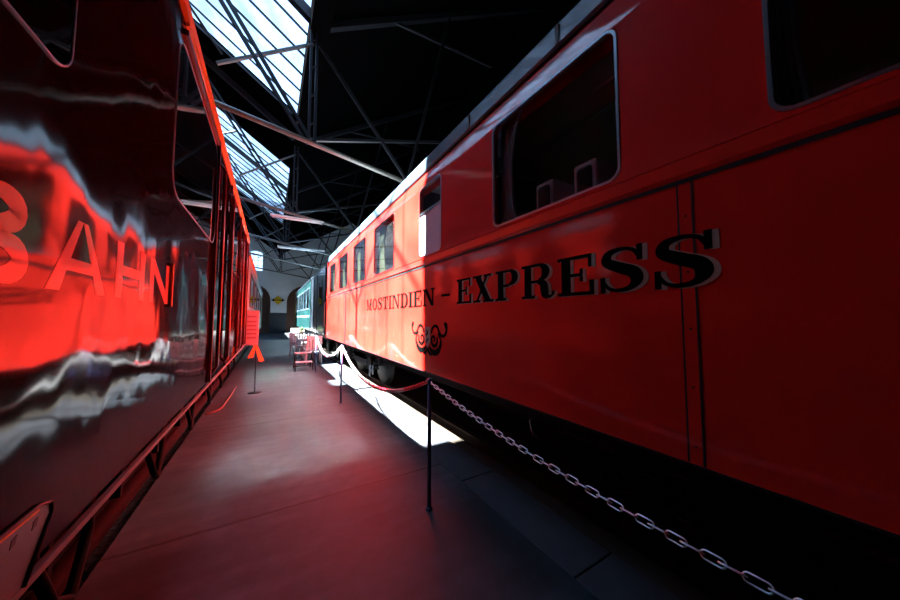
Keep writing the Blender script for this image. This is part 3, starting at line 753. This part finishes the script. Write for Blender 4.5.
# below the floor of the railcar
b = MB(); b.box((RCX-0.5, RY0+0.1, 0.55), (RCX-2.4, RY1-0.2, RB)); b.build('underframe', M_['iron'], car)
for x, z, r in ((RCX-0.14, 0.80, 0.03), (RCX-0.26, 0.52, 0.045), (RCX-0.1, 0.92, 0.015)):
    b = MB(); b.tube([(x, RY0+0.2, z), (x, RY1-0.3, z)], r, 10); b.build('pipe', M_['pipered'], car)
for k in range(18):
    y = -1 + k*0.45; b = MB(); b.box((RCX-0.20, y, 0.80), (RCX-0.08, y+0.02, RB)); b.build('bracket', M_['iron'], car)
for k in range(7):
    y = 1.2 + k*0.8
    b = MB(); b.tube([(RCX-0.1, y, 0.93), (RCX-0.07, y+0.05, 0.75), (RCX-0.09, y+0.2, 0.66), (RCX-0.1, y+0.32, 0.80), (RCX-0.12, y+0.36, 0.93)], 0.014, 8); b.build('hose_loop', M_['iron'], car)
for y in (2.2, 4.4):
    w = MB(); w.tube([(-1.0, y, 0.42), (-2.7, y, 0.42)], 0.07, 10)
    for x in (-1.13, -2.57): w.lathe((x, y, 0.42), [(0.1, 0.07), (0.40, 0.06), (0.42, -0.05), (0.1, -0.07)], 28, 'X')
    w.build('wheelset', M_['wheel'], car)
b = MB(); b.box((-2.6, RY1, 1.0), (-0.6, RY1+0.35, 2.55)); b.build('sun_gap_block', M_['rubber'], car)  # unseen block, added and sized to shape the sun patch on the floor

# ------------------------------------------------------------------ the vehicles further back
def wagon(name, label, cat, x0, x1, y0, y1, bot, top, mats, wins, side, roofm='cornice', doors=()):
    """a coach body with framed windows on the aisle side; side = the x of that side"""
    t = thing(name, label, cat)
    b = MB(); b.box((x0, y0, bot), (x1, y1, top)); b.build('body_side', M_[mats[0]], t, 0.02)
    b = MB(); w = x1-x0; n = 12
    rp_ = [(x0-0.03 + (w+0.06)*k/n, top + 0.10*min(1, k, n-k) + 0.36*math.sin(PI*k/n)) for k in range(n+1)]
    b.prism(rp_ + [(x1+0.03, top-0.02), (x0-0.03, top-0.02)], 'Y', y0-0.05, y1+0.05); b.build('roof', M_[roofm], t)
    s = 1 if side == x1 else -1
    for (a, c, z0, z1) in wins:
        f = MB(); ring_x(f, rrect(a, c, z0, z1, 0.06), rrect(a+0.05, c-0.05, z0+0.05, z1-0.05, 0.04), side-s*0.002, side+s*0.015)
        fr = f.build('window_frame', M_[mats[1]], t)
        p = MB(); p.prism(rrect(a+0.05, c-0.05, z0+0.05, z1-0.05, 0.04), 'X', side-s*0.002, side+s*0.006); p.build('pane', M_['blackglass'], fr)
    for a, c in doors:
        d = MB(); d.box((side-s*0.002, a, bot+0.05), (side+s*0.02, c, top-0.12)); d.build('door', M_[mats[2]], t, 0.01)
    b = MB(); b.box((x0+0.3, y0+0.2, bot-0.25), (x1-0.3, y1-0.2, bot)); b.build('underframe', M_['iron'], t)
    xc = (x0+x1)/2
    for y in (y0+0.9, y1-0.9):
        wb = MB(); wb.tube([(xc-0.8, y, 0.42), (xc+0.8, y, 0.42)], 0.07, 10)
        for q in (-0.72, 0.72): wb.lathe((xc+q, y, 0.42), [(0.1, 0.07), (0.40, 0.06), (0.42, -0.05), (0.1, -0.07)], 24, 'X')
        wb.build('wheelset', M_['wheel'], t)
    return t
wagon('dark_coach', 'blue-black coach coupled behind the red dining coach, mostly in shade', 'railway coach', 1.60, 4.45, 11.1, 15.2, 0.9, 3.30,
      ('darkcoach', 'darkcoach', 'darkcoach'), [(11.6, 12.5, 1.9, 2.9)], 1.60, doors=[(13.0, 13.9), (14.1, 14.9)])
tl = wagon('teal_coach', 'teal coach with pale window frames at the far end of the right-hand train', 'railway coach', 1.60, 4.45, 15.6, 25.0, 0.9, 3.30,
      ('teal', 'cornice', 'teal'), [(15.9 + 1.55*k, 17.0 + 1.55*k, 1.9, 2.95) for k in range(5)], 1.60, doors=[(23.6, 24.4)])
b = MB(); b.box((1.585, 24.5, 0.95), (1.6, 24.95, 2.5)); b.build('yellow_stripe', M_['yellow'], tl)
b = MB(); b.box((1.59, 15.65, 1.5), (1.6, 24.4, 1.62)); b.build('waist_stripe', M_['cornice'], tl)
gv = wagon('grey_coach', 'grey-green coach with orange roof edge behind the red railcar', 'railway coach', -3.2, -0.42, 7.75, 20.5, 0.9, 2.86,
      ('greyco', 'rubber', 'greyco'), [(8.4+2.2*k, 9.9+2.2*k, 1.75, 2.55) for k in range(5)], -0.42)
b = MB(); b.prism([(-0.44, 2.80), (-0.40, 2.81), (-0.40, 2.87), (-0.44, 2.88)], 'Y', 7.75, 12.2); b.build('gutter', M_['car_orange'], gv)

# ------------------------------------------------------------------ barrier posts and chains
def post(x, y, label):
    t = thing('barrier_post', label, 'barrier post', 'chain barrier posts', (x, y, 0))
    b = MB(); b.lathe((0, 0, 0), [(0.016, 0.0), (0.016, 0.98)], 14); b.build('pole', M_['post'], t)
    b = MB(); b.lathe((0, 0, 0), [(0.028, 0.0), (0.028, 0.012), (0.018, 0.02)], 16); b.build('foot', M_['post'], t)
    b = MB(); b.lathe((0, 0, 0), [(0.021, 0.97), (0.023, 0.985), (0.021, 1.005), (0.010, 1.014)], 14); b.build('cap', M_['post'], t)
    b = MB()
    for s in (-1, 1): b.tube([(0, s*0.016, 0.985), (0, s*0.034, 0.992), (0, s*0.042, 0.978), (0, s*0.034, 0.966), (0, s*0.018, 0.968)], 0.004, 6)
    b.build('hook', M_['chrome'], t)
PX = 1.115
PY = [-1.27, 2.18, 5.61, 9.06]
post(PX, PY[1], 'blue-black barrier post where the pale link chain meets the red and white one')
post(PX, PY[2], 'thin dark barrier post between the two sagging red and white chains')
post(PX, PY[3], 'dark barrier post beside the metal step, at the far end of the chains')
post(PX, PY[0], 'blue-black barrier post holding the near end of the pale link chain')
def link_shape(l, w, r, n=7):
    pts = []
    h = l/2 - w/2
    for k in range(n+1): a = -PI/2 + PI*k/n; pts.append((h + w/2*math.cos(a), w/2*math.sin(a)))
    for k in range(n+1): a = PI/2 + PI*k/n; pts.append((-h + w/2*math.cos(a), w/2*math.sin(a)))
    return pts
def chain(name, label, ya, yb, sag, pitch, l, w, r, secs):
    """sagging chain of links; secs = [(end fraction, material)] gives the colour of each run"""
    ya, yb = ya+0.042, yb-0.042; z0 = 0.978
    N = 400; pts = []
    for i in range(N+1):
        s = i/N; pts.append(Vector((PX, ya+(yb-ya)*s, z0 - sag*4*s*(1-s))))
    ln = [0]
    for p, q in zip(pts, pts[1:]): ln.append(ln[-1] + (q-p).length)
    tot = ln[-1]; cnt = round(tot/pitch); meshes = {}
    for k in range(cnt):
        d = (k+0.5)*tot/cnt; i = next(j for j in range(len(ln)) if ln[j] >= d)
        c = pts[i]; t = (pts[min(i+1, N)] - pts[i-1]).normalized()
        n1 = Vector((1, 0, 0)); n2 = t.cross(n1).normalized()
        tilt = 0.5 if k % 2 else 0.5 + PI/2
        u = n1*math.cos(tilt) + n2*math.sin(tilt)
        mt = next((i_, m) for i_, (e, m) in enumerate(secs) if (k+0.5)/cnt <= e)
        meshes.setdefault(mt, MB()).tube([c + t*p + u*q for p, q in link_shape(l, w, r)], r, 6, closed=True)
    if len(meshes) == 1:
        (_, m), mb = list(meshes.items())[0]; tag(mb.build(name, M_[m]), label, 'chain'); return
    t = thing(name, label, 'chain', None, (PX, ya, z0))
    for (_, m), mb in meshes.items():
        o = mb.build({'chainwhite': 'white_links', 'redplastic': 'red_links'}[m], M_[m], t)
        o.matrix_parent_inverse = Matrix.Translation((-PX, -ya, -z0))
chain('barrier_chain', 'pale grey link chain sagging from the near barrier post towards the camera', PY[0], PY[1], 0.172, 0.0470, 0.059, 0.023, 0.0029, [(1, 'chainsteel')])
chain('barrier_chain', 'long red and white chain sagging between the two nearer posts', PY[1], PY[2], 0.325, 0.034, 0.046, 0.030, 0.0062, [(0.15, 'redplastic'), (0.30, 'chainwhite'), (0.46, 'redplastic'), (1, 'chainwhite')])
chain('barrier_chain', 'white chain with a short red run sagging to the far post', PY[2], PY[3], 0.33, 0.04, 0.054, 0.036, 0.008, [(0.45, 'chainwhite'), (0.55, 'redplastic'), (1, 'chainwhite')])

# ------------------------------------------------------------------ things in the aisle
t = thing('information_stand', 'slim stand with a pink notice board beside the end of the red railcar', 'notice stand', None, (-0.22, 7.22, 0))
b = MB(); b.lathe((0, 0, 0), [(0.12, 0), (0.12, 0.012), (0.02, 0.02), (0.012, 0.03)], 20); b.build('foot', M_['iron'], t)
b = MB(); b.tube([(0, 0, 0.02), (0, 0, 1.0)], 0.010, 8); b.build('pole', M_['iron'], t)
b = MB(); b.box((-0.20, -0.02, 0.95), (0.03, 0.05, 1.64)); b.build('notice_board', M_['pink'], t, 0.005)
b = MB()
for z in (1.50, 1.40, 1.32, 1.24, 1.16, 1.08): b.box((-0.17, -0.023, z), (-0.01, -0.02, z+0.035))
b.build('printed_lines', M_['pinkprint'], t)
b = MB()
for a, c in (((-0.01, -0.01, 0.97), (0.10, -0.03, 0.62)), ((-0.01, -0.01, 0.97), (-0.09, -0.05, 0.70))):
    A, Cc = Vector(a), Vector(c); wv = Vector((0.045, 0.02, 0.0))
    for k in range(4):
        p, q = A.lerp(Cc, k/4), A.lerp(Cc, (k+1)/4); off = Vector((0, 0.012*math.sin(k*2), 0))
        b.poly([p-wv*(.4+.15*k)+off, p+wv*(.4+.15*k)+off, q+wv*(.55+.15*k), q-wv*(.55+.15*k)])
rb = b.build('orange_ribbon', M_['orange']); rb.location = (-0.22, 7.22, 0)
md = rb.modifiers.new('cloth', 'SOLIDIFY'); md.thickness = 0.004
tag(rb, 'orange ribbon knotted round the pole under the pink notice board', 'ribbon')
b = MB(); b.tube([(-0.80, 5.95, 0.018), (-0.72, 6.02, 0.018), (-0.66, 6.12, 0.018), (-0.63, 6.3, 0.018), (-0.60, 7.2, 0.018), (-0.58, 8.0, 0.018)], 0.016, 8)
tag(b.build('floor_hose', M_['hose']), 'dull red hose lying bent on the floor beside the railcar', 'hose')

# metal folding step
t = thing('folding_step', 'two-tread metal step with grey treads standing before the far barrier post', 'step', None, (0.86, 9.6, 0), 0.0)
for nm, y, z in (('tread', -0.02, 0.22), ('tread', 0.26, 0.45)):
    b = MB(); b.box((-0.22, y-0.13, z), (0.22, y+0.13, z+0.025)); b.build(nm, M_['tread'], t, 0.006)
b = MB()
for x in (-0.22, 0.22):
    b.tube([(x, -0.20, 0.0), (x, -0.14, 0.22), (x, 0.14, 0.46)], 0.012, 6); b.tube([(x, 0.46, 0.0), (x, 0.14, 0.46), (x, 0.38, 0.46)], 0.012, 6); b.tube([(x, -0.15, 0.22), (x, 0.30, 0.22)], 0.010, 6)
b.tube([(-0.22, 0.42, 0.06), (0.22, 0.42, 0.06)], 0.010, 6)
b.build('step_frame', M_['iron'], t)

# white garden tables and chairs
def gtable(x, y, label, src=None):
    if src: c = copy_tree(src); c.location = (x, y, 0); c['label'] = label; return c
    t = thing('garden_table', label, 'table', 'white garden tables', (x, y, 0))
    b = MB(); b.lathe((0, 0, 0), [(0.36, 0.70), (0.375, 0.71), (0.375, 0.725), (0.36, 0.73)], 28); b.build('tabletop', M_['white'], t)
    for k in range(4):
        a = PI/4 + k*PI/2; b = MB(); b.tube([(0.28*math.cos(a), 0.28*math.sin(a), 0), (0.2*math.cos(a), 0.2*math.sin(a), 0.70)], [0.016, 0.02], 8); b.build('leg', M_['white'], t)
    return t
def gchair(x, y, rz, label, src=None):
    if src: c = copy_tree(src); c.location = (x, y, 0); c.rotation_euler = (0, 0, rz); c['label'] = label; return c
    t = thing('garden_chair', label, 'chair', 'white garden chairs', (x, y, 0), rz)
    b = MB(); b.box((-0.22, -0.22, 0.42), (0.22, 0.22, 0.445)); b.build('seat', M_['white'], t, 0.01)
    b = MB()
    for k in range(5): xx = -0.19 + 0.095*k; b.prism([(0.21, 0.47), (0.235, 0.47), (0.30, 0.86), (0.275, 0.86)], 'X', xx-0.033, xx+0.033)
    b.prism([(0.27, 0.84), (0.30, 0.84), (0.31, 0.90), (0.28, 0.90)], 'X', -0.23, 0.23)
    b.build('backrest', M_['white'], t)
    for sx in (-1, 1):
        for y0, zt in ((-0.2, 0.64), (0.2, 0.47)):
            b = MB(); b.bar((sx*0.23, y0*1.12, 0), (sx*0.21, y0, zt), 0.035); b.build('leg', M_['white'], t)
        b = MB(); b.bar((sx*0.22, -0.24, 0.65), (sx*0.22, 0.26, 0.66), 0.045, 0.02); b.build('armrest', M_['white'], t)
    return t
g1 = gtable(1.20, 12.0, 'nearest white round garden table in the aisle beyond the metal step')
gtable(1.22, 15.0, 'white round garden table with a small potted plant on top', g1)
gtable(1.22, 17.8, 'farthest white round garden table in the aisle', g1)
c1 = gchair(1.26, 10.9, PI, 'white garden chair nearest the metal step, its back towards the camera')
for x, y, rz, lab in ((0.98, 12.8, 0.5, 'white garden chair beyond the nearest garden table'),
                      (1.22, 14.2, PI+0.2, 'white garden chair on the near side of the planted table'),
                      (1.24, 15.75, 0.1, 'white garden chair on the far side of the planted table'),
                      (1.2, 17.0, PI-0.2, 'white garden chair on the near side of the farthest table'),
                      (1.24, 18.6, 0.0, 'white garden chair on the far side of the farthest table')):
    gchair(x, y, rz, lab, c1)
t = thing('potted_plant', 'small bushy plant in a brown pot on the middle garden table', 'plant', None, (1.22, 15.0, 0.73))
b = MB(); b.lathe((0, 0, 0), [(0.06, 0), (0.085, 0.13), (0.095, 0.13), (0.095, 0.15), (0.07, 0.15)], 18); b.build('pot', M_['pot'], t)
b = MB()
for k in range(60):
    a = random.uniform(0, 2*PI); e = random.uniform(0.2, 1.4); l = random.uniform(0.12, 0.26)
    d = Vector((math.cos(a)*math.cos(e), math.sin(a)*math.cos(e), math.sin(e))); r_ = d.cross(Vector((0, 0, 1))).normalized()*0.028
    o = Vector((0, 0, 0.14)); b.poly([o, o+d*l*.6+r_, o+d*l, o+d*l*.6-r_])
b.build('leaves', M_['leaf'], t)

# ------------------------------------------------------------------ light, sky, camera
w = bpy.data.worlds.new('day_sky'); S.world = w; w.use_nodes = True
nt = w.node_tree; bg = nt.nodes['Background']
bg.inputs[0].default_value = (0.42, 0.64, 1.0, 1); bg.inputs[1].default_value = 3.0
sun = bpy.data.lights.new('sun', 'SUN'); sun.energy = 205; sun.angle = math.radians(0.6); sun.color = (1.0, 0.95, 0.88)
so = bpy.data.objects.new('sun', sun); COL.objects.link(so); so.location = (-10, 6, 20)
so.rotation_euler = Vector((0.64, 0.0, -1.0)).to_track_quat('-Z', 'Y').to_euler()
cam = bpy.data.cameras.new('camera'); cam.sensor_width = 36; cam.lens = 12.0; cam.clip_start = 0.02; cam.clip_end = 200
co = bpy.data.objects.new('camera', cam); COL.objects.link(co); S.camera = co
p = math.atan(17.5/300); psi = math.atan(0.6*math.cos(p))
co.location = (0, 0, 1.5)
co.rotation_euler = (PI/2 + p, 0, -psi)
S.view_settings.view_transform = 'Standard'; S.view_settings.look = 'None'; S.view_settings.gamma = 1; S.view_settings.exposure = 0.6
S.view_settings.use_curve_mapping = False
c = S.cycles
c.max_bounces = 10; c.diffuse_bounces = 5; c.glossy_bounces = 5; c.transparent_max_bounces = 16
c.caustics_reflective = True; c.blur_glossy = 0.0; c.sample_clamp_indirect = 0
c.use_denoising = True
